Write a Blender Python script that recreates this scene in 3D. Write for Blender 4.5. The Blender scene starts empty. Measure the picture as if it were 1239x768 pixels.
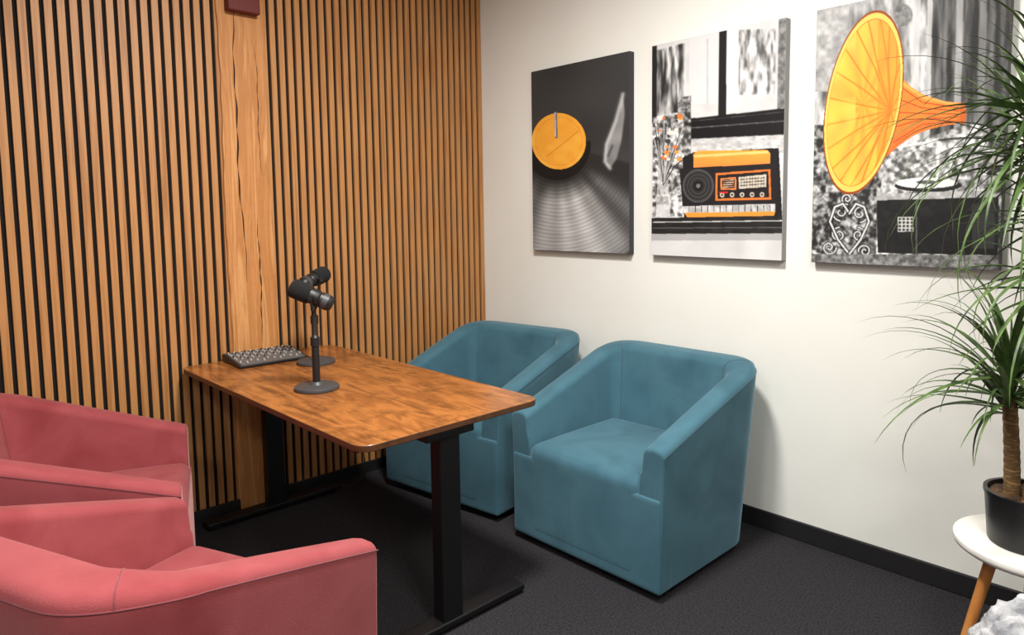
import bpy, bmesh, math, random
import numpy as np
from mathutils import Vector, Matrix, Euler, noise
random.seed(7)
rng=np.random.RandomState(5)
scene=bpy.context.scene
try:
    scene.view_settings.view_transform='Standard'
    scene.view_settings.look='None'
except Exception: pass

# ---------------------------------------------------------------- materials
def lin(c):
    c=np.asarray(c,dtype=float)/255.0
    return np.where(c<=0.04045,c/12.92,((c+0.055)/1.055)**2.4)
def L4(c): 
    l=lin(c); return (float(l[0]),float(l[1]),float(l[2]),1.0)
def mat(name,color,rough=0.6,metal=0.0,sheen=0.0,var=None,scale=(8,8,8),detail=4,bump=0.0,bscale=200,spec=0.5,ramp=(0.35,0.65),sheen_tint=None,dist=0.0,knots=None,patch=None):
    m=bpy.data.materials.new(name); m.use_nodes=True
    nt=m.node_tree; b=nt.nodes['Principled BSDF']
    b.inputs['Base Color'].default_value=L4(color)
    b.inputs['Roughness'].default_value=rough
    b.inputs['Metallic'].default_value=metal
    b.inputs['Specular IOR Level'].default_value=spec
    if sheen:
        b.inputs['Sheen Weight'].default_value=sheen
        b.inputs['Sheen Roughness'].default_value=0.4
        if sheen_tint: b.inputs['Sheen Tint'].default_value=L4(sheen_tint)
    tc=nt.nodes.new('ShaderNodeTexCoord')
    if var is not None:
        mp=nt.nodes.new('ShaderNodeMapping'); mp.inputs['Scale'].default_value=scale
        nt.links.new(tc.outputs['Object'],mp.inputs['Vector'])
        n=nt.nodes.new('ShaderNodeTexNoise'); n.inputs['Scale'].default_value=1.0; n.inputs['Detail'].default_value=detail
        n.inputs['Distortion'].default_value=dist
        nt.links.new(mp.outputs['Vector'],n.inputs['Vector'])
        r=nt.nodes.new('ShaderNodeValToRGB')
        cols=[color]+list(var) if isinstance(var[0],(list,tuple)) else [color,var]
        e=r.color_ramp.elements
        e[0].position=ramp[0]; e[0].color=L4(cols[0])
        e[1].position=ramp[1]; e[1].color=L4(cols[-1])
        for i,c in enumerate(cols[1:-1]):
            q=e.new(ramp[0]+(ramp[1]-ramp[0])*(i+1)/(len(cols)-1)); q.color=L4(c)
        nt.links.new(n.outputs['Fac'],r.inputs['Fac'])
        out=r.outputs['Color']
        if patch:
            n3=nt.nodes.new('ShaderNodeTexNoise'); n3.inputs['Scale'].default_value=patch[1]; n3.inputs['Detail'].default_value=7; n3.inputs['Roughness'].default_value=0.65
            nt.links.new(tc.outputs['Object'],n3.inputs['Vector'])
            mr=nt.nodes.new('ShaderNodeMapRange'); mr.inputs['From Min'].default_value=patch[2]; mr.inputs['From Max'].default_value=patch[3]
            nt.links.new(n3.outputs['Fac'],mr.inputs['Value'])
            mx=nt.nodes.new('ShaderNodeMix'); mx.data_type='RGBA'
            nt.links.new(mr.outputs['Result'],mx.inputs[0]); nt.links.new(out,mx.inputs[6]); mx.inputs[7].default_value=L4(patch[0])
            out=mx.outputs[2]
        if knots:
            mp2=nt.nodes.new('ShaderNodeMapping'); mp2.inputs['Scale'].default_value=knots[0]
            nt.links.new(tc.outputs['Object'],mp2.inputs['Vector'])
            v=nt.nodes.new('ShaderNodeTexVoronoi'); v.inputs['Scale'].default_value=1.0
            nt.links.new(mp2.outputs['Vector'],v.inputs['Vector'])
            mr=nt.nodes.new('ShaderNodeMapRange'); mr.inputs['From Min'].default_value=0.08; mr.inputs['From Max'].default_value=0.2; mr.inputs['To Min'].default_value=0.8; mr.inputs['To Max'].default_value=0
            nt.links.new(v.outputs['Distance'],mr.inputs['Value'])
            mx=nt.nodes.new('ShaderNodeMix'); mx.data_type='RGBA'
            nt.links.new(mr.outputs['Result'],mx.inputs[0]); nt.links.new(out,mx.inputs[6]); mx.inputs[7].default_value=L4(knots[1])
            out=mx.outputs[2]
        nt.links.new(out,b.inputs['Base Color'])
    if bump>0:
        n2=nt.nodes.new('ShaderNodeTexNoise'); n2.inputs['Scale'].default_value=bscale; n2.inputs['Detail'].default_value=3
        nt.links.new(tc.outputs['Object'],n2.inputs['Vector'])
        bp=nt.nodes.new('ShaderNodeBump'); bp.inputs['Strength'].default_value=bump; bp.inputs['Distance'].default_value=0.005
        nt.links.new(n2.outputs['Fac'],bp.inputs['Height'])
        nt.links.new(bp.outputs['Normal'],b.inputs['Normal'])
    return m

M_white=mat('wall_paint',(238,238,232),0.75,var=(233,233,226),scale=(2,2,2),bump=0.05,bscale=60)
M_ceil=mat('ceiling_paint',(225,224,220),0.9,bump=0.04,bscale=80)
M_grey=mat('side_wall_paint',(168,168,167),0.9,bump=0.04,bscale=80)
M_slat=mat('slat_oak',(162,108,58),0.5,var=[(190,134,80),(174,120,68)],scale=(40,40,1.6),detail=5,bump=0.08,bscale=120)
M_felt=mat('black_felt',(12,11,10),0.95,bump=0.3,bscale=300)
M_beam=mat('timber',(152,94,46),0.6,var=[(200,138,80),(180,118,62),(212,154,96),(140,86,42)],scale=(24,24,1.0),detail=10,bump=0.5,bscale=30,ramp=(0.28,0.76),dist=1.2,knots=((7,7,2.6),(92,50,22)))
M_crack=mat('timber_crack',(50,26,12),0.9,bump=0.1)
M_carpet=mat('carpet',(34,33,36),0.95,var=(62,60,64),scale=(140,140,140),detail=2,bump=0.9,bscale=260,ramp=(0.3,0.7),spec=0.1)
M_base=mat('baseboard_black',(24,23,25),0.6,bump=0.03,bscale=100)
M_table=mat('rustic_tabletop',(98,56,26),0.25,var=[(168,106,54),(132,78,38),(182,120,64)],scale=(3.2,16,10),detail=9,bump=0.05,bscale=90,ramp=(0.28,0.72),dist=0.5,patch=((72,42,20),10,0.49,0.8))
M_tedge=mat('table_edge',(92,56,30),0.45,var=(70,42,22),scale=(6,40,40))
M_metal=mat('black_powdercoat',(17,16,18),0.45,metal=0.2,bump=0.03,bscale=300)
M_blk=mat('black_plastic',(22,22,23),0.45,bump=0.02,bscale=300)
M_foam=mat('foam_black',(18,18,19),0.95,bump=0.8,bscale=350)
M_dgrey=mat('dark_grey_plastic',(62,62,64),0.45,bump=0.02,bscale=300)
M_lgrey=mat('light_grey_plastic',(176,176,172),0.4,bump=0.02,bscale=200)
M_teal=mat('teal_velvet',(55,90,104),0.8,sheen=0.6,var=[(70,108,123),(60,97,112)],scale=(3.5,3.5,3.5),detail=7,bump=0.2,bscale=400,sheen_tint=(170,205,220),ramp=(0.3,0.7),spec=0.12,dist=0.3)
M_pink=mat('rose_velvet',(136,56,60),0.8,sheen=0.5,var=[(154,74,78),(143,63,68)],scale=(3.5,3.5,3.5),detail=7,bump=0.2,bscale=400,sheen_tint=(235,185,180),ramp=(0.3,0.7),spec=0.12,dist=0.3)
M_teal_w=mat('teal_piping',(48,80,93),0.8,sheen=0.4,bump=0.1)
M_pink_w=mat('rose_piping',(118,50,56),0.8,sheen=0.4,bump=0.1)
M_leaf=mat('leaf_green',(34,56,26),0.5,var=[(84,110,54),(50,76,34)],scale=(9,9,9),bump=0.05)
M_bark=mat('palm_bark',(118,88,52),0.9,var=[(84,62,36),(144,114,70)],scale=(20,20,90),detail=4,bump=0.4,bscale=70)
M_soil=mat('soil',(84,58,36),0.95,var=(44,30,20),scale=(60,60,60),bump=0.8,bscale=90)
M_pot=mat('pot_black',(20,20,22),0.35,bump=0.02,bscale=100)
M_stool=mat('side_table_white',(226,224,218),0.4,bump=0.01,bscale=50)
M_oakleg=mat('oak_leg',(192,130,66),0.5,var=(168,106,50),scale=(30,30,3),bump=0.05)
M_fur=mat('grey_boucle',(196,197,200),0.95,var=(114,116,122),scale=(16,16,16),detail=6,bump=1.0,bscale=90,ramp=(0.38,0.66))
M_bracket=mat('bracket_red',(96,24,14),0.6,bump=0.1,bscale=60)

# ---------------------------------------------------------------- helpers
def link(o): scene.collection.objects.link(o); return o
def mesh_obj(name,bm,mats,smooth=True,parent=None,loc=(0,0,0),rot=(0,0,0),autos=None):
    me=bpy.data.meshes.new(name)
    bmesh.ops.recalc_face_normals(bm,faces=bm.faces[:])
    bm.to_mesh(me); bm.free()
    for m in (mats if isinstance(mats,(list,tuple)) else [mats]): me.materials.append(m)
    if smooth:
        for p in me.polygons: p.use_smooth=True
        me.set_sharp_from_angle(angle=math.radians(autos if autos else 40))
    o=bpy.data.objects.new(name,me); link(o)
    o.location=loc; o.rotation_euler=rot
    if parent: o.parent=parent
    return o
def thing(name,label,cat,loc=(0,0,0),rz=0.0,group=None):
    e=bpy.data.objects.new(name,None); link(e); e.empty_display_size=0.1
    e.location=loc; e.rotation_euler=(0,0,rz)
    e['label']=label; e['category']=cat
    if group: e['group']=group
    return e
def box(bm,x0,x1,y0,y1,z0,z1,mi=0):
    vs=[bm.verts.new(p) for p in ((x0,y0,z0),(x1,y0,z0),(x1,y1,z0),(x0,y1,z0),(x0,y0,z1),(x1,y0,z1),(x1,y1,z1),(x0,y1,z1))]
    for f in ((0,3,2,1),(4,5,6,7),(0,1,5,4),(1,2,6,5),(2,3,7,6),(3,0,4,7)):
        fc=bm.faces.new([vs[i] for i in f]); fc.material_index=mi
    return vs
def bevel(o,w=0.004,seg=3,ang=35):
    m=o.modifiers.new('bevel','BEVEL'); m.width=w; m.segments=seg; m.limit_method='ANGLE'; m.angle_limit=math.radians(ang); m.harden_normals=False
    return o
def lathe(bm,prof,seg=40,mi=0):
    rings=[]
    for r,z in prof:
        if r<1e-6: rings.append([bm.verts.new((0,0,z))])
        else: rings.append([bm.verts.new((r*math.cos(2*math.pi*i/seg),r*math.sin(2*math.pi*i/seg),z)) for i in range(seg)])
    for a,b in zip(rings[:-1],rings[1:]):
        for i in range(seg):
            j=(i+1)%seg
            if len(a)==1 and len(b)==1: continue
            if len(a)==1: f=bm.faces.new((a[0],b[i],b[j]))
            elif len(b)==1: f=bm.faces.new((a[i],a[j],b[0]))
            else: f=bm.faces.new((a[i],a[j],b[j],b[i]))
            f.material_index=mi
def tube(bm,pts,r,seg=8,mi=0,cap=True):
    pts=[Vector(p) for p in pts]; rings=[]
    for i,p in enumerate(pts):
        t=(pts[min(i+1,len(pts)-1)]-pts[max(i-1,0)]).normalized()
        if i==0:
            a=t.orthogonal().normalized()
        else:
            a=(a-t*a.dot(t)).normalized()
        b=t.cross(a)
        rr=r[i] if isinstance(r,(list,tuple)) else r
        rings.append([bm.verts.new(p+a*rr*math.cos(2*math.pi*k/seg)+b*rr*math.sin(2*math.pi*k/seg)) for k in range(seg)])
    for A,B in zip(rings[:-1],rings[1:]):
        for k in range(seg):
            f=bm.faces.new((A[k],A[(k+1)%seg],B[(k+1)%seg],B[k])); f.material_index=mi
    if cap:
        bm.faces.new(rings[0][::-1]).material_index=mi; bm.faces.new(rings[-1]).material_index=mi
def rounded_box(bm,hx,hy,hz,r,n=16,dome=0.0,c=(0,0,0)):
    bmesh.ops.create_cube(bm,size=2.0)
    bmesh.ops.subdivide_edges(bm,edges=bm.edges[:],cuts=n,use_grid_fill=True)
    H=Vector((hx,hy,hz))
    for v in bm.verts:
        def w(t): return math.sin(t*math.pi/2)
        q=Vector((w(v.co.x)*hx,w(v.co.y)*hy,w(v.co.z)*hz))
        inn=Vector([max(-(H[i]-r),min(H[i]-r,q[i])) for i in range(3)])
        d=q-inn
        p=inn+d.normalized()*r if d.length>1e-9 else q
        if dome and q.z>0:
            p.z+=dome*(1-(q.x/hx)**2)*(1-(q.y/hy)**2)*(q.z/hz)
        v.co=p+Vector(c)
def interp(pts,n):
    P=[Vector(p) for p in pts]; out=[]
    for i in range(len(P)-1):
        p0=P[max(i-1,0)];p1=P[i];p2=P[i+1];p3=P[min(i+2,len(P)-1)]
        for k in range(n):
            t=k/n
            out.append(0.5*((2*p1)+(-p0+p2)*t+(2*p0-5*p1+4*p2-p3)*t*t+(-p0+3*p1-3*p2+p3)*t**3))
    out.append(P[-1]); return out

# ---------------------------------------------------------------- room
RX,RY,RZ=4.7,-4.5,2.9
def struct(o,label=None):
    o['kind']='structure'
    if label: o['label']=label
    return o
bm=bmesh.new(); box(bm,-0.1,RX+0.1,RY-0.1,0.1,-0.1,0)
struct(mesh_obj('floor',bm,M_carpet,smooth=False),'charcoal grey loop pile carpet floor')
bm=bmesh.new(); box(bm,-0.1,RX+0.1,RY-0.1,0.1,RZ,RZ+0.1)
struct(mesh_obj('ceiling',bm,M_ceil,smooth=False),'plain off-white ceiling')
bm=bmesh.new(); box(bm,-0.1,RX+0.1,0,0.1,0,RZ)
struct(mesh_obj('wall_back',bm,M_white,smooth=False),'smooth off-white painted wall')
bm=bmesh.new(); box(bm,RX,RX+0.1,RY,0,0,RZ)
struct(mesh_obj('wall_right',bm,M_grey,smooth=False),'plain beige painted wall')
bm=bmesh.new(); box(bm,-0.1,RX+0.1,RY-0.1,RY,0,RZ)
struct(mesh_obj('wall_front',bm,M_grey,smooth=False),'plain beige painted wall')
bm=bmesh.new(); box(bm,-0.12,-0.013,RY,0,0,RZ,1)
PITCH=0.0435; SW=0.0268
y=-0.004
while y-SW>RY:
    box(bm,-0.0135,0.0,y-SW,y,0.0,RZ,0)
    y-=PITCH
struct(mesh_obj('wall_left',bm,[M_slat,M_felt],smooth=False),'vertical oak slat panelling over black felt backing')
bm=bmesh.new(); box(bm,0.0,RX,-0.014,0.0,0,0.082)
struct(bevel(mesh_obj('baseboard_back',bm,M_base,smooth=False),0.004,2),'black baseboard along the white wall')
bm=bmesh.new(); box(bm,0.0,0.012,RY,-0.014,0,0.06)
struct(bevel(mesh_obj('baseboard_left',bm,M_base,smooth=False),0.003,2),'black baseboard below the slat wall')

# timber post
post=thing('timber_post','rough-sawn honey timber post set into the slat wall','wooden post',(0.0,-1.478,0.0))
bm=bmesh.new(); box(bm,-0.01,0.013,-0.110,0.110,0,RZ)
bmesh.ops.subdivide_edges(bm,edges=[e for e in bm.edges if abs(e.verts[0].co.z-e.verts[1].co.z)>1],cuts=60)
for v in bm.verts:
    v.co.y+=0.004*math.sin(v.co.z*5+v.co.y*20)+0.002*math.sin(v.co.z*31+v.co.y*50)
bevel(mesh_obj('post_body',bm,M_beam,smooth=False,parent=post),0.006,2,50)
for (z0,z1,yo,am,rr,ph) in ((1.1,2.45,-0.03,0.014,0.0042,0),(0.8,1.4,0.045,0.01,0.003,2),(1.6,2.2,0.06,0.006,0.0016,4)):
    bm=bmesh.new(); zz=np.linspace(z0,z1,70)
    pts=[(0.0135,yo+am*math.sin(z*2.6+ph)+0.004*math.sin(z*11+ph)+0.002*math.sin(z*37),z) for z in zz]
    tube(bm,pts,[0.0006+rr*math.sin(math.pi*i/69)*abs(math.sin(i*0.35+ph)) for i in range(70)],6)
    mesh_obj('drying_crack',bm,M_crack,parent=post)
bm=bmesh.new(); box(bm,0.013,0.06,-0.075,0.075,2.335,2.54)
bevel(mesh_obj('bracket',bm,M_bracket,parent=post),0.006,2)

# ---------------------------------------------------------------- armchairs
def build_chair(M,MW,label,cat,loc,rz,group):
    root=thing('armchair',label,cat,loc,rz,group)
    hw,yf,yb,R=0.374,-0.335,0.335,0.15
    outer=[]
    ny=16
    for i in range(ny): outer.append((hw,yf+(yb-R-yf)*i/ny,-1,0))
    for i in range(17):
        a=math.pi/2*i/16
        outer.append((hw-R+R*math.cos(a),yb-R+R*math.sin(a),-math.cos(a),-math.sin(a)))
    for i in range(1,12): outer.append((hw-R-(2*(hw-R))*i/12,yb,0,-1))
    for i in range(17):
        a=math.pi/2+math.pi/2*i/16
        outer.append((-hw+R+R*math.cos(a),yb-R+R*math.sin(a),-math.cos(a),-math.sin(a)))
    for i in range(1,ny+1): outer.append((-hw,yb-R-(yb-R-yf)*i/ny,1,0))
    def h(yy):
        t=(yy-yf)/(0.28-yf); t=max(0,min(1.25,t))
        k=0.08
        s=t if t<1-k else (1-k+ (t-(1-k)) - (t-(1-k))**2/(4*k) if t<1+k else 1.0)
        return 0.560+0.219*s
    def section(p):
        x,yy,nx,ny_=p
        H=h(yy); back=abs(ny_)
        rear=max(0,(yy-yf)/(yb-yf))
        t=0.093+0.014*rear+0.033*back
        rr=0.027+0.010*rear
        pts=[]
        FX=0.024+0.018*rear; FY=0.095
        def fl(z):
            return (-nx*FX*z/0.77, -ny_*FY*z/0.77+ (0.05*(z/0.77)*rear*(1-back)))
        def O(z,off=0.0):
            a,b=fl(z); return (x+a+nx*off,yy+b+ny_*off,z)
        for z in (0.03,0.10,0.22,0.34,0.45,H-rr-0.03,H-rr): pts.append(O(z,0))
        for k in range(1,8):
            a=math.pi/2*k/7
            pts.append(O(H-rr+rr*math.sin(a),rr*(1-math.cos(a))))
        a0,b0=fl(H)
        pts.append((x+a0+nx*t/2,yy+b0+ny_*t/2,H+0.003))
        for k in range(0,8):
            a=math.pi/2*k/7
            pts.append(O(H-rr+rr*math.cos(a),t-rr*(1-math.sin(a))))
        for z,e in ((H-0.09,0.004),(0.46,0.012),(0.40,0.016),(0.30,0.018)):
            pts.append(O(z,t+e))
        return pts
    bm=bmesh.new(); rings=[]
    for p in outer: rings.append([bm.verts.new(q) for q in section(p)])
    n=len(rings[0])
    for A,B in zip(rings[:-1],rings[1:]):
        for k in range(n): bm.faces.new((A[k],A[(k+1)%n],B[(k+1)%n],B[k]))
    bm.faces.new(rings[0]); bm.faces.new(rings[-1][::-1])
    o=mesh_obj('shell_back_and_arms',bm,M,parent=root,autos=50); bevel(o,0.009,4,60)
    bm=bmesh.new(); rounded_box(bm,0.292,0.290,0.20,0.045,26,dome=0.020,c=(0,-0.0525,0.238))
    mesh_obj('seat_cushion',bm,M,parent=root,autos=80)
    bm=bmesh.new(); rounded_box(bm,0.378,0.04,0.176,0.010,18,c=(0,-0.3015,0.208))
    mesh_obj('front_panel',bm,M,parent=root,autos=80)
    bm=bmesh.new(); pts=[]
    for p in outer:
        s=section(p); q=Vector(s[7]); pts.append(q+Vector((-p[2],-p[3],0))*0.0003)
    tube(bm,pts,0.0018,6)
    for sgn in (1,-1):
        cand=[p for p in outer if sgn*p[0]>0 and abs(abs(p[2])-abs(p[3]))<0.08]
        if cand:
            s=section(cand[0]); tube(bm,[Vector(q) for q in s[7:]],0.0016,6)
    mesh_obj('piping',bm,MW,parent=root)
    bm=bmesh.new(); lathe(bm,[(0,0.0),(0.24,0.0),(0.245,0.008),(0.24,0.02),(0.2,0.034),(0,0.034)],48)
    mesh_obj('swivel_base',bm,M_blk,parent=root)
    return root
def copy_thing(root,loc,rz,label=None):
    r=root.copy(); scene.collection.objects.link(r); r.location=loc; r.rotation_euler=(0,0,rz)
    if label: r['label']=label
    for c in root.children:
        d=c.copy(); scene.collection.objects.link(d); d.parent=r
        for g in c.children:
            e=g.copy(); scene.collection.objects.link(e); e.parent=d
    return r
tealc=build_chair(M_teal,M_teal_w,'teal velvet tub armchair below the radio canvas','armchair',(1.508,-0.503,0),0,'teal velvet tub armchairs')
pinkc=build_chair(M_pink,M_pink_w,'rose pink velvet tub armchair facing the free table end','armchair',(1.515,-2.372,0),math.radians(202),'rose pink velvet tub armchairs')
copy_thing(tealc,(0.565,-0.525,0),math.radians(8),'teal velvet tub armchair near the slat wall corner')
copy_thing(pinkc,(0.535,-2.345,0),math.radians(160),'rose pink velvet tub armchair beside the slat wall')

# ---------------------------------------------------------------- table
TX0,TX1,TY0,TY1=0.016,1.54,-1.83,-1.082
table=thing('table','rustic brown wood desk on black steel T legs','table',((TX0+TX1)/2,(TY0+TY1)/2,0))
hx,hy=(TX1-TX0)/2,(TY1-TY0)/2
bm=bmesh.new(); r=0.055; poly=[]
for cx,cy,a0 in ((hx-r,hy-r,0),(-hx+r,hy-r,90),(-hx+r,-hy+r,180),(hx-r,-hy+r,270)):
    for k in range(9):
        a=math.radians(a0+90*k/8); poly.append((cx+r*math.cos(a),cy+r*math.sin(a)))
top=[bm.verts.new((x,y,0.74)) for x,y in poly]; bot=[bm.verts.new((x,y,0.718)) for x,y in poly]
bm.faces.new(top).material_index=0; bm.faces.new(bot[::-1]).material_index=1
for i in range(len(poly)):
    j=(i+1)%len(poly); bm.faces.new((top[i],bot[i],bot[j],top[j])).material_index=1
bevel(mesh_obj('tabletop',bm,[M_table,M_tedge],parent=table,autos=30),0.003,2,60)
LX=hx-0.09
for sx in (1,-1):
    bm=bmesh.new(); box(bm,sx*LX-0.028,sx*LX+0.028,-0.042,0.042,0.03,0.70)
    bevel(mesh_obj('leg',bm,M_metal,parent=table,smooth=False),0.004,2)
    bm=bmesh.new(); box(bm,sx*LX-0.035,sx*LX+0.035,-0.33,0.33,0.012,0.036)
    for yy in (-0.29,0.29): box(bm,sx*LX-0.025,sx*LX+0.025,yy-0.025,yy+0.025,0.0,0.013)
    bevel(mesh_obj('foot',bm,M_metal,parent=table,smooth=False),0.005,2)
    bm=bmesh.new(); 
    vs=box(bm,sx*LX-0.025,sx*LX+0.025,-0.30,0.30,0.672,0.718)
    for i in (0,1,2,3): vs[i].co.z=0.70
    box(bm,sx*LX-0.035,sx*LX+0.035,-0.10,0.10,0.672,0.705)
    bevel(mesh_obj('support_bracket',bm,M_metal,parent=table,smooth=False),0.003,2)
bm=bmesh.new()
for yy in (-0.06,0.06): box(bm,-LX,LX,yy-0.02,yy+0.02,0.68,0.714)
bevel(mesh_obj('crossbar',bm,M_metal,parent=table,smooth=False),0.003,2)
CX,CY=0.38-(TX0+TX1)/2,-1.16-(TY0+TY1)/2
bm=bmesh.new()
tube(bm,interp([(CX-0.15,CY-0.05,0.718),(CX-0.12,CY-0.02,0.5),(CX,CY+0.02,0.3),(CX+0.05,CY,0.16),(CX-0.1,CY,0.08),(CX-0.25,CY,0.05),(CX-0.28,CY-0.05,0.036)],8),0.003,6)
mesh_obj('power_cord',bm,M_blk,parent=table)
bm=bmesh.new()
tube(bm,interp([(CX-0.02,CY-0.05,0.718),(CX+0.03,CY-0.02,0.42),(CX-0.03,CY+0.02,0.26),(CX-0.14,CY+0.01,0.3),(CX-0.24,CY,0.5),(CX-0.28,CY-0.08,0.718)],8),0.0025,6)
mesh_obj('power_cord',bm,M_blk,parent=table)

# ---------------------------------------------------------------- mixer
mx=thing('audio_mixer','dark grey audio mixing console on the table by the post','audio mixer',(0.150,-1.492,0.74),math.radians(-3))
bm=bmesh.new()
hl=0.160
prof=[(-0.115,0.0),(0.115,0.0),(0.118,0.014),(-0.09,0.036),(-0.118,0.034)]
A=[bm.verts.new((x,-hl,z)) for x,z in prof]; B=[bm.verts.new((x,hl,z)) for x,z in prof]
bm.faces.new(A[::-1]); bm.faces.new(B)
for i in range(5): bm.faces.new((A[i],A[(i+1)%5],B[(i+1)%5],B[i]))
bevel(mesh_obj('console_body',bm,M_blk,parent=mx,smooth=False),0.004,3)
sl=math.atan2(0.022,0.208)
def onslope(x): return 0.014+(0.118-x)*0.022/0.208
bm=bmesh.new(); box(bm,-0.098,0.1,-hl+0.010,hl-0.010,-0.0006,0.0012)
mesh_obj('control_panel',bm,mat('mixer_panel',(92,92,93),0.5,bump=0.02),parent=mx,smooth=False,loc=(0.012,0,onslope(0.012)),rot=(0,sl,0))
bmk=bmesh.new(); lathe(bmk,[(0.0036,0),(0.0032,0.005),(0.0026,0.006),(0,0.006)],10)
mk=None
for i in range(12):
    for j in range(6):
        xx=-0.088+j*0.0215; yy=-0.140+i*0.0255
        if mk is None:
            mk=mesh_obj('knob',bmk,[M_lgrey],parent=mx,loc=(xx,yy,onslope(xx)+0.001),rot=(0,sl,0))
            mk2=mk.data.copy(); mk2.materials.clear(); mk2.materials.append(M_blk)
        else:
            d=mk.copy(); link(d); d.location=(xx,yy,onslope(xx)+0.001)
            if (i*2+j)%3==0: d.data=mk2
bmk=bmesh.new(); box(bmk,-0.006,0.006,-0.0035,0.0035,0,0.006); mf=None
for i in range(12):
    xx=0.068+0.014*math.sin(i*2.1); yy=-0.140+i*0.0255
    if mf is None: mf=mesh_obj('fader',bmk,M_lgrey,parent=mx,smooth=False,loc=(xx,yy,onslope(xx)+0.001),rot=(0,sl,0))
    else:
        d=mf.copy(); link(d); d.location=(xx,yy,onslope(xx)+0.001)

# ---------------------------------------------------------------- microphones
def build_mic(loc,rz,label,micdir,ph):
    root=thing('microphone_stand',label,'microphone',loc,rz,'desktop podcast microphones')
    bm=bmesh.new(); lathe(bm,[(0,0),(0.083,0),(0.086,0.004),(0.085,0.012),(0.08,0.016),(0.03,0.02),(0.022,0.03),(0,0.03)],48)
    mesh_obj('base',bm,M_dgrey,parent=root)
    bm=bmesh.new(); lathe(bm,[(0,0.02),(0.0145,0.02),(0.0145,ph*0.55),(0.018,ph*0.56),(0.018,ph*0.66),(0.012,ph*0.68),(0.009,ph*0.70),(0.009,ph),(0,ph)],20)
    mesh_obj('pole',bm,M_blk,parent=root)
    d=Vector(micdir).normalized()
    q=d.to_track_quat('Z','Y').to_matrix().to_4x4()
    side=d.cross(Vector((0,0,1))).normalized()
    c=Vector((0,0,ph+0.055))
    bm=bmesh.new(); lathe(bm,[(0,-0.078),(0.022,-0.078),(0.029,-0.070),(0.031,-0.03),(0.027,-0.026),(0.031,-0.02),(0.031,0.02),(0.0,0.022)],32)
    lathe(bm,[(0.0312,-0.062),(0.0316,-0.062),(0.0316,-0.04),(0.0312,-0.04)],32,1)
    bmesh.ops.transform(bm,matrix=Matrix.Translation(c)@q,verts=bm.verts[:])
    body=mesh_obj('microphone_body',bm,[M_blk,M_dgrey],parent=root)
    bm=bmesh.new(); lathe(bm,[(0,0.012),(0.034,0.012),(0.037,0.018),(0.0375,0.078),(0.034,0.088),(0.022,0.094),(0,0.095)],32)
    bmesh.ops.transform(bm,matrix=Matrix.Translation(c)@q,verts=bm.verts[:])
    mesh_obj('foam_windscreen',bm,M_foam,parent=body)
    bm=bmesh.new()
    for s in (-1,1):
        tube(bm,[Vector((0,0,ph-0.005)),Vector((0,0,ph+0.005))+side*s*0.026,c+side*s*0.036-Vector((0,0,0.02)),c+side*s*0.036],0.005,8)
        tube(bm,[c+side*s*0.029,c+side*s*0.048],0.010,12)
    mesh_obj('yoke_mount',bm,M_blk,parent=root)
    return root
build_mic((0.815,-1.585,0.74),0,'black dynamic microphone with foam cover on round base stand',(-0.62,-0.68,0.42),0.305)
build_mic((0.378,-1.358,0.74),0,'black dynamic microphone on stand next to the mixer',(-0.35,0.8,0.20),0.325)

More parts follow.
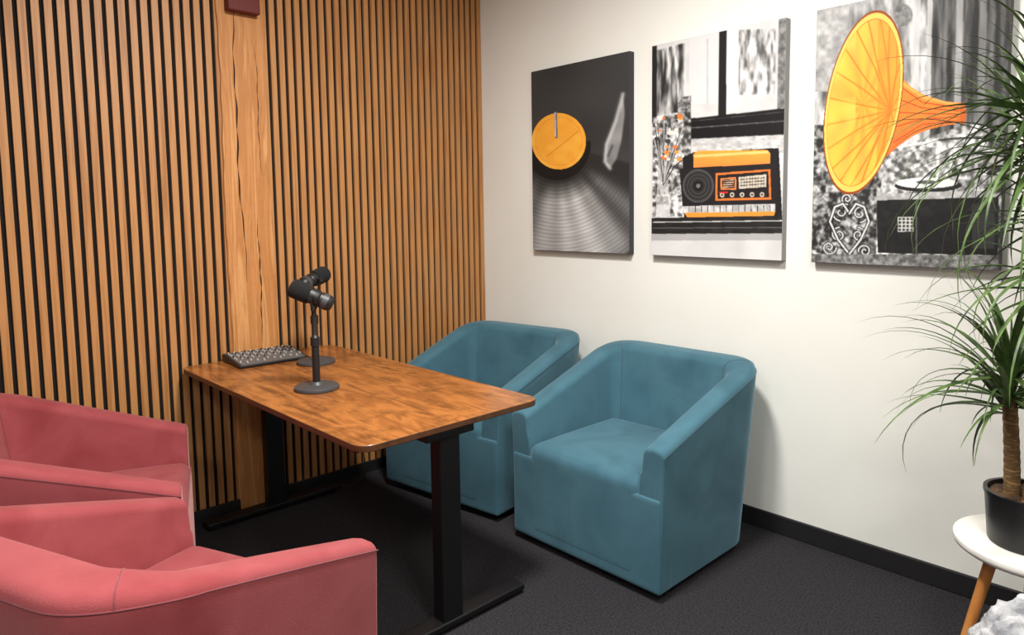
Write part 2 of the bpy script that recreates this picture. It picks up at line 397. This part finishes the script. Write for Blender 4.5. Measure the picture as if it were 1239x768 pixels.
# ---------------------------------------------------------------- canvas art
def vnoise(x,y,s,seed,oct=1):
    out=np.zeros_like(x); amp=1;tot=0
    for o in range(oct):
        r=np.random.RandomState(seed+o*13); G=r.rand(64,64)
        xx=(x/s*(2**o)); yy=(y/s*(2**o))
        xi=np.floor(xx).astype(int); yi=np.floor(yy).astype(int); fx=xx-xi; fy=yy-yi
        fx=fx*fx*(3-2*fx); fy=fy*fy*(3-2*fy)
        g=lambda a,b:G[a%64,b%64]
        out+=amp*((g(xi,yi)*(1-fx)+g(xi+1,yi)*fx)*(1-fy)+(g(xi,yi+1)*(1-fx)+g(xi+1,yi+1)*fx)*fy)
        tot+=amp; amp*=0.55
    return out/tot
class Art:
    def __init__(s,TL,TR,BL,BR,nx,ny):
        s.nx,s.ny=nx,ny
        u,v=np.meshgrid(np.linspace(0,1,nx),np.linspace(0,1,ny))
        (x0,y0),(x1,y1),(x2,y2),(x3,y3)=TL,TR,BR,BL
        dx1,dx2,dx3=x1-x2,x3-x2,x0-x1+x2-x3; dy1,dy2,dy3=y1-y2,y3-y2,y0-y1+y2-y3
        den=dx1*dy2-dx2*dy1
        g=(dx3*dy2-dx2*dy3)/den; hh=(dx1*dy3-dx3*dy1)/den
        a,b,c=x1-x0+g*x1,x3-x0+hh*x3,x0; d,e,f=y1-y0+g*y1,y3-y0+hh*y3,y0
        w=g*u+hh*v+1
        s.X=(a*u+b*v+c)/w; s.Y=(d*u+e*v+f)/w; s.u=u;s.v=v
        s.C=np.zeros((ny,nx,3))
    def fill(s,m,col,al=1.0):
        m=np.asarray(m,dtype=float)*al
        col=np.asarray(col,dtype=float)
        s.C=s.C*(1-m[...,None])+(col if col.ndim==3 else col[None,None,:])*m[...,None]
    def poly(s,pts):
        X,Y=s.X,s.Y; ins=np.zeros(X.shape,bool); n=len(pts)
        for i in range(n):
            x0,y0=pts[i];x1,y1=pts[(i+1)%n]
            if y0==y1: continue
            c=((y0>Y)!=(y1>Y))&(X<(x1-x0)*(Y-y0)/(y1-y0)+x0); ins^=c
        return ins
    def ed(s,cx,cy,rx,ry,ang=0):
        a=math.radians(ang);dx=s.X-cx;dy=s.Y-cy
        p=dx*math.cos(a)+dy*math.sin(a);q=-dx*math.sin(a)+dy*math.cos(a)
        return np.sqrt((p/rx)**2+(q/ry)**2),np.arctan2(q/ry,p/rx)
    def line(s,pts,w,soft=0):
        dm=np.full(s.X.shape,1e9)
        for (x0,y0),(x1,y1) in zip(pts[:-1],pts[1:]):
            L=(x1-x0)**2+(y1-y0)**2+1e-9
            t=np.clip(((s.X-x0)*(x1-x0)+(s.Y-y0)*(y1-y0))/L,0,1)
            dm=np.minimum(dm,np.hypot(s.X-x0-t*(x1-x0),s.Y-y0-t*(y1-y0)))
        if soft: return np.exp(-(dm/soft)**2)
        return dm<w/2
    def grey(s,g): return np.repeat(np.clip(g,0,255)[...,None],3,axis=2)
    def blur(s,n=1):
        for _ in range(n):
            C=s.C; P=np.pad(C,((1,1),(1,1),(0,0)),mode='edge')
            s.C=(P[:-2,1:-1]+P[2:,1:-1]+P[1:-1,:-2]+P[1:-1,2:]+2*C)/6
def M_print():
    m=bpy.data.materials.new('canvas_print'); m.use_nodes=True; nt=m.node_tree; b=nt.nodes['Principled BSDF']
    a=nt.nodes.new('ShaderNodeAttribute'); a.attribute_name='print'
    nt.links.new(a.outputs['Color'],b.inputs['Base Color'])
    b.inputs['Roughness'].default_value=0.6; b.inputs['Specular IOR Level'].default_value=0.3
    n=nt.nodes.new('ShaderNodeTexNoise'); n.inputs['Scale'].default_value=500
    bp=nt.nodes.new('ShaderNodeBump'); bp.inputs['Strength'].default_value=0.05; bp.inputs['Distance'].default_value=0.001
    nt.links.new(n.outputs['Fac'],bp.inputs['Height']); nt.links.new(bp.outputs['Normal'],b.inputs['Normal'])
    return m
MP=M_print()
def hang(art,x0,x1,z0,z1,label,side,T=0.036):
    root=thing('canvas_print',label,'wall art',((x0+x1)/2,-0.001,z0),0,'canvas prints on the white wall')
    w=x1-x0;h=z1-z0
    bm=bmesh.new(); box(bm,-w/2,w/2,-T,0,0,h)
    bevel(mesh_obj('stretcher_frame',bm,side,parent=root,smooth=False),0.002,2)
    nx,ny=art.nx,art.ny
    xs=(art.u-0.5)*(w-0.003); zs=(1-art.v)*(h-0.003)+0.0015
    co=np.stack([xs,np.full_like(xs,-T-0.0006),zs],-1).reshape(-1,3)
    idx=np.arange(nx*ny).reshape(ny,nx)
    f=np.stack([idx[:-1,:-1],idx[1:,:-1],idx[1:,1:],idx[:-1,1:]],-1).reshape(-1,4)
    me=bpy.data.meshes.new('printed_picture'); me.from_pydata(co.tolist(),[],f.tolist())
    at=me.color_attributes.new('print','FLOAT_COLOR','POINT')
    c=lin(np.clip(art.C,0,255)).reshape(-1,3)
    at.data.foreach_set('color',np.concatenate([c,np.ones((len(c),1))],1).ravel())
    me.materials.append(MP)
    o=bpy.data.objects.new('printed_picture',me); link(o); o.parent=root
    return root,w,h
ZB,ZT=1.192,2.182
# -- record
A=Art((648,88),(768,64),(651,302),(767,307),260,390); X,Y=A.X,A.Y
A.fill(np.ones(X.shape),A.grey(50+12*vnoise(X,Y,40,3)))
d,a=A.ed(682,172,33,34,-12)
R2=np.hypot((X-680)/1.0,(Y-176)/1.05)
ang=np.degrees(np.arctan2((Y-176)/1.05,(X-680)))
def lobe(c,wd): return np.exp(-((ang-c)/wd)**2)
lig=lobe(98,11)*0.85+lobe(70,11)*1.0+lobe(55,6)*0.5+lobe(122,10)*0.5+lobe(84,6)*0.6+lobe(40,7)*0.4
lig*=np.clip((R2-42)/24,0,1)*np.clip((168-R2)/30,0.2,1)
groove=0.5+0.5*np.sin(R2*1.5+vnoise(X,Y,30,5)*2)
g=38+lig*(165+30*(vnoise(R2,ang*0.3,3,4,2)-0.5))*(0.82+0.18*groove)+6*groove
vin=(R2<150)&(R2>36)&((ang>14)&(ang<178))
A.fill(vin,A.grey(g))
A.blur(2)
A.fill((R2<41)&(Y>172)&(d>1),(20,19,21),0.9)
A.fill(d<1.0,(240,165,56)); A.fill((d<1.0),(252,196,84),np.clip(vnoise(X,Y,12,8,2)*1.4-0.5,0,1)*0.8)
A.fill((d<0.86)&(d>0.845),(200,120,40),0.6)
A.fill(A.line([(668,190),(706,160)],1.2),(190,110,40),0.5)
A.fill(A.line([(678,138),(679,167)],3.5),(120,118,122)); A.fill(A.line([(677.3,138),(678,166)],1.2),(200,200,204))
L0=A.C.copy()
arm=A.poly([(760,118),(762,140),(758,172),(752,194),(745,204),(740,203),(737,194),(739,176),(747,158),(754,140)])
A.fill(arm,A.grey(128+55*vnoise(X,Y,14,9)+1.6*(X-745)),0.8)
A.blur(7)
A.fill(A.line([(760,116),(751,148),(740,176),(738,197),(744,205)],1,soft=2.4),(216,216,218),0.7)
A.fill(A.line([(742,190),(747,178)],2,soft=1.6),(70,70,70),0.8)
A.blur(2)
mk_=np.clip((X-725)/6,0,1)[...,None]*np.clip((215-Y)/6,0,1)[...,None]
A.C=L0*(1-mk_)+A.C*mk_
hang(A,0.460,1.140,ZB,ZT,'canvas print of vinyl record with orange label and tonearm',mat('canvas_edge_dark',(52,50,53),0.7,bump=0.1))
# -- radio
A=Art((794,57),(957,27),(794,308),(951,315),330,500); X,Y=A.X,A.Y
st=vnoise(X,Y*0.15,4,11,3)
A.fill(np.ones(X.shape),A.grey(205+40*(vnoise(X,Y,18,12,3)-0.4)))
A.fill(A.poly([(800,62),(834,54),(836,136),(798,142)]),A.grey(40+190*np.clip((st-0.3)*2.4,0,1)))
A.fill((X>900)&(X<944)&(Y<118)&(Y>40),A.grey(90+190*np.clip((vnoise(X,Y*0.25,4,21,4)-0.28)*2,0,1)))
A.fill((X>840)&(X<875)&(Y<128),(218,218,220),0.8)
A.fill((X>884)&(X<900)&(Y<134),(225,225,226),0.9)
A.fill(A.line([(862,50),(862,128)],1.6,),(186,186,188)); 
A.fill(A.poly([(794,57),(800,56),(800,150),(794,150)]),(28,27,30))
A.blur(2)
A.fill(A.line([(881,35),(880,142)],9),(20,20,22)); A.fill(A.line([(888,36),(887,140)],1.5),(240,240,240))
A.fill(A.poly([(948,28),(958,26),(958,140),(946,140)]),A.grey(40+120*vnoise(X,Y,4,23,2)),0.8)
A.fill(A.poly([(832,146),(957,135),(956,166),(832,170)]),(16,15,18)); A.fill(A.line([(834,157),(956,150)],1.2),(110,110,112)); A.fill(A.line([(834,149),(956,139)],0.8),(80,80,82))
A.fill(A.poly([(832,170),(956,166),(955,188),(832,190)]),A.grey(170+90*(vnoise(X,Y*2,6,14,3)-0.2)))
A.fill(A.poly([(826,120),(842,118),(842,196),(826,200)]),A.grey(30+190*np.clip(vnoise(X,Y,4,30,3)*1.8-0.5,0,1)))
A.fill(A.poly([(795,143),(832,138),(836,262),(795,264)]),A.grey(60+220*np.clip((vnoise(X,Y,4.5,16,4)-0.3)*2.2,0,1)))
A.blur(2)
A.fill(A.poly([(832,192),(845,186),(948,182),(952,262),(834,264)]),(26,25,28))
A.fill(A.poly([(845,188),(850,184),(934,184),(938,188),(938,201),(845,204)]),np.stack([246+0*X,158-1.2*(Y-188)+10*(vnoise(X,Y*3,6,92,2)-.5),62+0*X],-1))
A.fill(A.poly([(846,189),(936,185),(936,188),(846,192)]),(255,200,120))
A.fill(A.poly([(828,205),(945,200),(946,249),(832,250)]),(30,28,30))
d,a=A.ed(851,226,19,20)
A.fill(d<1.0,A.grey(34+30*(0.5+0.5*np.sin(d*30)))); A.fill((d<0.30),(20,20,20)); A.fill((d>0.93)&(d<1.0),(80,80,82)); A.fill(d<0.14,(110,110,110))
fr=A.poly([(872,211),(938,207),(939,243),(872,244)]); inn=A.poly([(874.5,213.5),(935.5,209.5),(936.5,240.5),(874.5,241.5)])
A.fill(fr,(228,120,50)); A.fill(inn,(30,26,28))
A.fill(A.poly([(878,217),(897,216),(897,231),(878,231)]),(222,130,70)); A.fill(A.poly([(880,219),(895,218),(895,229),(880,229)]),(60,36,30))
for k in range(4): A.fill(A.line([(881,220+2.6*k),(894,219.3+2.6*k)],0.8),(230,200,170))
A.fill(A.poly([(900,216),(933,213),(933,228),(900,230)]),(206,198,182))
for k in range(3): A.fill(A.line([(902,219+3.6*k),(931,217+3.6*k)],0.9),(60,50,48))
for k in range(9): A.fill(A.line([(903+3.4*k,216),(903+3.4*k,228)],0.5),(90,70,60))
for k in range(5): A.fill(A.ed(880+12*k,237,2.8,3.0)[0]<1,(205,195,180)); A.fill(A.ed(880+12*k,237,1.4,1.4)[0]<1,(80,60,50))
A.fill(A.line([(877,234),(886,234)],2),(210,40,30))
A.fill(A.poly([(833,250),(944,248),(944,257),(834,258)]),A.grey(150+90*vnoise(X*1.0,Y,5,33,2)))
for k in range(14): A.fill(A.line([(840+7.5*k,250),(840+7.5*k,257)],0.8),(40,40,42))
A.fill(A.poly([(834,258),(944,257),(942,263),(838,264)]),(236,150,60))
A.fill(A.poly([(802,205),(814,205),(816,262),(799,262)]),A.grey(120+140*vnoise(X,Y,3,44,2)),0.8)
A.fill(A.poly([(800,248),(817,248),(817,264),(799,264)]),(225,225,228),0.7)
for i in range(34):
    x1=797+rng.rand()*38; y1=140+rng.rand()*60
    A.fill(A.line([(808,225),(x1*0.6+808*0.4,(y1+210)/2),(x1,y1)],0.7),(50,50,50) if i%2 else (190,190,190))
for i in range(26):
    x1=797+rng.rand()*34; y1=138+rng.rand()*58; rr=1.3+rng.rand()*2.2
    A.fill(A.ed(x1,y1,rr,rr*0.8)[0]<1,[(238,150,70),(225,120,60),(240,225,210),(60,60,60)][i%4])
A.fill(A.poly([(794,264),(955,262),(955,283),(794,283)]),A.grey(22+26*vnoise(X,Y*3,8,50,2)))
A.fill(A.line([(796,269),(953,268)],1.2),(200,200,200)); A.fill(A.line([(796,276),(953,276)],1.0),(95,95,98))
A.fill(Y>283,A.grey(196+36*vnoise(X,Y,25,52,2))); A.fill((Y>283)&(Y<291),(150,148,150),0.6)
A.blur(1)
hang(A,1.270,1.927,ZB,ZT,'canvas print of vintage radio with orange top on shelf',mat('canvas_edge_grey',(150,150,150),0.7,bump=0.1))
# -- gramophone
A=Art((993,14),(1222,-27),(986,318),(1213,326),360,500); X,Y=A.X,A.Y
A.fill(np.ones(X.shape),A.grey(30+220*np.clip((vnoise(X,Y,7,60,4)-0.25)*1.9,0,1)))
A.fill(Y<180,A.grey(140+190*(vnoise(X,Y*0.25,7,61,4)-0.4)*1.3))
A.fill((X<1030)&(Y<110),A.grey(170+110*(vnoise(X,Y,8,62,3)-0.5)))
A.fill((X>1124)&(Y<180),A.grey(30+110*np.clip(vnoise(X,Y*0.12,6,63,4)*1.9-0.6,0,1)))
for xx,ww,cc in ((1112,10,215),(1128,6,235),(1147,4,120),(1163,8,190),(1176,3,60),(1190,9,140)): A.fill(A.line([(xx,-40),(xx-2,182)],ww),(cc,cc,cc),0.7)
A.fill(A.ed(1096,22,11,13)[0]<1,A.grey(30+150*vnoise(X,Y,4,66,3)),0.8)
A.fill(A.poly([(1078,182),(1178,150),(1200,156),(1196,236),(1100,238),(1070,232)]),A.grey(80+200*np.clip((vnoise(X,Y,5,67,4)-0.3)*2.0,0,1)))
A.fill(A.line([(1076,180),(1140,170),(1138,232)],3),(225,225,225)); A.fill(A.line([(1140,170),(1200,166)],2),(60,60,60))
A.fill((X<1066)&(Y>150),A.grey(36+190*np.clip((vnoise(X,Y,5,68,4)-0.36)*2.4,0,1)))
A.blur(2)
def spiral(cx,cy,r,t0,turns,sgn,w,col):
    pts=[]
    for k in range(60):
        t=k/59; a=t0+sgn*turns*2*math.pi*t; q=r*(1-0.82*t); pts.append((cx+q*math.cos(a),cy+q*math.sin(a)))
    A.fill(A.line(pts,w+1.8),(22,22,22)); A.fill(A.line(pts,w),col)
for cx,cy,r,t0,sg in ((1022,256,11,1.6,1),(1046,258,11,1.5,-1),(1020,284,9,-1.5,-1),(1044,284,9,-1.6,1),(1008,300,9,0,1),(1052,304,8,3,1),(1030,240,7,1.5,1)):
    spiral(cx,cy,r,t0,1.4,sg,2.0,(205,205,205))
for s in (-1,1):
    pts=[(1033+s*q[0],q[1]) for q in ((0,308),(14,290),(24,268),(18,250),(8,246),(0,258))]
    A.fill(A.line(pts,4.5),(22,22,22)); A.fill(A.line(pts,2.4),(215,215,215))
A.fill(A.poly([(1066,238),(1110,232),(1212,236),(1212,308),(1068,306)]),A.grey(16+22*vnoise(X,Y,6,75,3)))
A.fill(A.poly([(1066,234),(1200,230),(1212,238),(1066,242)]),A.grey(130+90*vnoise(X,Y,6,70,2)))
A.fill(A.line([(1114,244),(1115,306)],1.8),(90,90,92)); A.fill(A.poly([(1180,246),(1208,246),(1208,300),(1182,300)]),(52,52,54))
A.fill(A.ed(1128,224,40,8)[0]<1,(30,30,32)); A.fill(A.ed(1126,221,37,6.5)[0]<1,(228,228,228)); A.fill(A.ed(1126,220,12,2.4)[0]<1,(90,90,90))
A.fill(A.line([(1164,206),(1172,196),(1184,190),(1186,226)],4),(190,190,192)); A.fill(A.ed(1160,208,7,8)[0]<1,(170,170,172)); A.fill(A.ed(1160,208,4,5)[0]<1,(40,40,40))
A.fill(A.poly([(1092,262),(1111,262),(1111,280),(1092,280)]),(200,200,198))
for k in range(4):
    for j in range(4): A.fill(A.ed(1094.5+4.8*k,264.5+4.4*j,1.6,1.5)[0]<1,(40,40,40))
A.fill(Y>308,A.grey(40+150*vnoise(X,Y,4,72,3)))
A.blur(1)
cone=A.poly([(1084,84),(1094,94),(1106,106),(1122,116),(1146,124),(1166,126),(1171,138),(1167,150),(1150,152),(1128,157),(1110,164),(1094,175),(1076,190)])
cc=np.stack([236+0*X-0.12*(Y-90),138-0.28*(Y-90)+14*(vnoise(X,Y,10,91)-0.5),44+0*Y],-1)
A.fill(cone,cc)
for k in range(5): A.fill(A.line([(1086,100+18*k),(1120,125+6.5*k),(1164,132+3.6*k)],1.3)&cone,(186,70,24))
A.fill(A.line([(1090,98),(1122,119),(1164,129)],1,soft=2),(255,196,110),0.6*cone)
A.fill(A.ed(1168,139,4,13)[0]<1,(200,96,36))
d,a=A.ed(1049,125,44,108,10)
A.fill((d<1.03),(150,70,20))
base=np.stack([250-10*d,176-26*np.clip(1-d,0,1)+26*(0.5+0.5*np.sin(a*9+0.4))*0.7,52+20*np.clip(d,0,1)],-1)
A.fill(d<1.0,base)
for k in range(20):
    th=k/20*2*math.pi
    px,py=1049+44*math.cos(th)*math.cos(math.radians(10))-108*math.sin(th)*math.sin(math.radians(10)),125+44*math.cos(th)*math.sin(math.radians(10))+108*math.sin(th)*math.cos(math.radians(10))
    mx_,my_=(px+1082)/2+ (3 if k%2 else -2),(py+134)/2
    A.fill(A.line([(px,py),(mx_,my_),(1082,134)],1,soft=1.0)*(d<0.99),(222,116,30),0.85)
A.fill((d<1.0)&(d>0.94),(253,200,96)); A.fill((d<0.94)&(d>0.925),(214,116,34),0.7)
A.fill((d<0.94)&(X<1040),(255,206,90),np.clip(vnoise(X,Y,22,80,2)*1.3-0.45,0,1))
A.fill((d<0.93)&(X>1066),(232,128,34),0.45)
root,w,h=hang(A,2.050,2.690,ZB,ZT,'canvas print of gramophone with large yellow-orange horn',mat('canvas_edge_mix',(80,78,80),0.7,bump=0.1))
cu=bpy.data.curves.new('t','FONT'); cu.body='[MUSIC'; cu.size=0.022; cu.extrude=0.0002
to=bpy.data.objects.new('t',cu); link(to); bpy.context.view_layer.update()
me=bpy.data.meshes.new_from_object(to.evaluated_get(bpy.context.evaluated_depsgraph_get()))
bpy.data.objects.remove(to)
me.materials.clear(); me.materials.append(M_lgrey)
o=bpy.data.objects.new('lettering',me); link(o); o.parent=root; o.rotation_euler=(math.radians(90),0,0); o.location=(w/2-0.135,-0.0372,0.012)

# ---------------------------------------------------------------- side table, plant
SX,SY,SZ=2.90,-0.475,0.458
st=thing('side_table','round white side table with splayed oak legs','side table',(SX,SY,0))
bm=bmesh.new(); lathe(bm,[(0,SZ-0.03),(0.185,SZ-0.03),(0.196,SZ-0.022),(0.20,SZ-0.012),(0.198,SZ-0.003),(0.192,SZ),(0,SZ)],64)
mesh_obj('tabletop',bm,M_stool,parent=st)
for k in range(3):
    a=math.radians(222+120*k)
    bm=bmesh.new(); tube(bm,[(0.22*math.cos(a),0.22*math.sin(a),0.0),(0.11*math.cos(a),0.11*math.sin(a),SZ-0.03)],[0.011,0.017],16)
    mesh_obj('leg',bm,M_oakleg,parent=st)
pl=thing('potted_palm','tall spiky green dragon palm in black pot','potted plant',(SX-0.015,SY-0.02,SZ+0.001))
bm=bmesh.new(); lathe(bm,[(0,0.0),(0.09,0.0),(0.096,0.006),(0.106,0.13),(0.11,0.14),(0.11,0.15),(0.10,0.15),(0.098,0.13),(0,0.13)],48)
mesh_obj('pot',bm,M_pot,parent=pl)
bm=bmesh.new(); lathe(bm,[(0.0,0.142),(0.05,0.144),(0.096,0.136),(0.096,0.126),(0,0.126)],32)
for v in bm.verts: v.co.z+=random.uniform(-0.003,0.004)
mesh_obj('soil',bm,M_soil,parent=pl)
def crown(bm,c,n,lmin,lmax,emin,emax,zs=0.06,w=0.0098):
    for i in range(n):
        az=random.uniform(0,2*math.pi)
        el=math.radians(random.uniform(emin,emax)); Ln=random.uniform(lmin,lmax)
        nseg=11; p=Vector(c)+Vector((0,0,random.uniform(-zs,zs*0.6))); dr=math.radians(random.uniform(4,11))
        side=Vector((-math.sin(az),math.cos(az),0)); prev=None
        ww=w*random.uniform(0.65,1.15)
        for k in range(nseg+1):
            t=k/nseg; wd=ww*(0.55+0.45*math.sin(math.pi*min(1,t*1.5+0.1)))*(1-t**2.6)+0.0004
            q=p.copy()
            wy=q.y+pl.location.y
            if wy>-0.05: q.y=-0.05-pl.location.y-0.001*(i%7)
            L_=bm.verts.new(q-side*wd); Mi=bm.verts.new(q-Vector((0,0,wd*0.5))); R_=bm.verts.new(q+side*wd)
            if prev:
                bm.faces.new((prev[0],prev[1],Mi,L_)); bm.faces.new((prev[1],prev[2],R_,Mi))
            prev=(L_,Mi,R_)
            d=Vector((math.cos(az)*math.cos(el),math.sin(az)*math.cos(el),math.sin(el)))
            p=p+d*(Ln/nseg); el-=dr*(0.6+t)
for (pts,cr) in (
    ([(-0.035,-0.03,0.12),(-0.04,-0.03,0.25),(-0.05,-0.04,0.42)],((-0.05,-0.04,0.44),88,0.30,0.50,-10,85,0.07)),
    ([(0.035,0.02,0.12),(0.03,0.03,0.5),(-0.01,0.02,1.10)],((-0.01,0.02,1.17),160,0.34,0.58,-40,85,0.14)),
    ([(0.01,-0.055,0.12),(0.04,-0.06,0.45),(0.06,-0.04,0.78)],((0.06,-0.04,0.86),85,0.28,0.48,-30,85,0.14)),
    ):
    bm=bmesh.new(); P=interp(pts,12); tube(bm,P,[0.021-0.004*i/len(P)+0.0014*(i%2) for i in range(len(P))],14)
    mesh_obj('trunk',bm,M_bark,parent=pl)
    bm=bmesh.new(); crown(bm,*cr)
    mesh_obj('leaf_crown',bm,M_leaf,parent=pl)

pf=thing('pouf','crumpled pale grey boucle pouf beside the side table','pouf',(3.025,-0.905,0.0))
bm=bmesh.new(); bmesh.ops.create_icosphere(bm,subdivisions=6,radius=1)
for v in bm.verts:
    n=v.co.normalized(); s=Vector((math.copysign(abs(n.x)**0.8,n.x)*0.18,math.copysign(abs(n.y)**0.8,n.y)*0.18,math.copysign(abs(n.z)**0.75,n.z)*0.238))
    k=noise.fractal(n*3.2,0.9,2.0,4)*0.024
    v.co=s+n*k+Vector((0,0,0.238)); v.co.z=max(0,v.co.z)
mesh_obj('cover',bm,M_fur,parent=pf,autos=180)

# ---------------------------------------------------------------- lights
def area(name,loc,size,power,color,target=None,spread=180):
    l=bpy.data.lights.new(name,'AREA'); l.shape='DISK'; l.size=size; l.energy=power; l.color=color; l.spread=math.radians(spread)
    o=bpy.data.objects.new(name,l); link(o); o.location=loc
    if target:
        o.rotation_euler=(Vector(target)-Vector(loc)).to_track_quat('-Z','Y').to_euler()
    return o
area('ceiling_lamp_key',(1.9,-1.6,2.84),0.35,90,(1,0.975,0.925))
area('ceiling_lamp_fill',(3.6,-2.2,2.84),0.6,58,(1,0.975,0.925))
area('ceiling_lamp_rear',(2.6,-3.7,2.84),0.6,36,(1,0.975,0.925))
w=bpy.data.worlds.new('world'); scene.world=w; w.use_nodes=True
w.node_tree.nodes['Background'].inputs['Color'].default_value=(0.8,0.85,1,1); w.node_tree.nodes['Background'].inputs['Strength'].default_value=0.1

# ---------------------------------------------------------------- camera
def basis(yaw,pitch,roll):
    f=np.array([-math.cos(yaw)*math.cos(pitch), math.sin(yaw)*math.cos(pitch), -math.sin(pitch)])
    r=np.cross(f,[0,0,1]); r/=np.linalg.norm(r); u=np.cross(r,f)
    return f,math.cos(roll)*r+math.sin(roll)*u,-math.sin(roll)*r+math.cos(roll)*u
f,r_,u_=basis(0.755,0.088,-0.014)
cam=bpy.data.cameras.new('camera'); co=bpy.data.objects.new('camera',cam); link(co)
cam.sensor_width=36; cam.lens=36*851.73/1239; cam.clip_start=0.02; cam.shift_y=-55.3/1239
co.matrix_world=Matrix(((r_[0],u_[0],-f[0],3.289),(r_[1],u_[1],-f[1],-2.866),(r_[2],u_[2],-f[2],1.421),(0,0,0,1)))
scene.camera=co
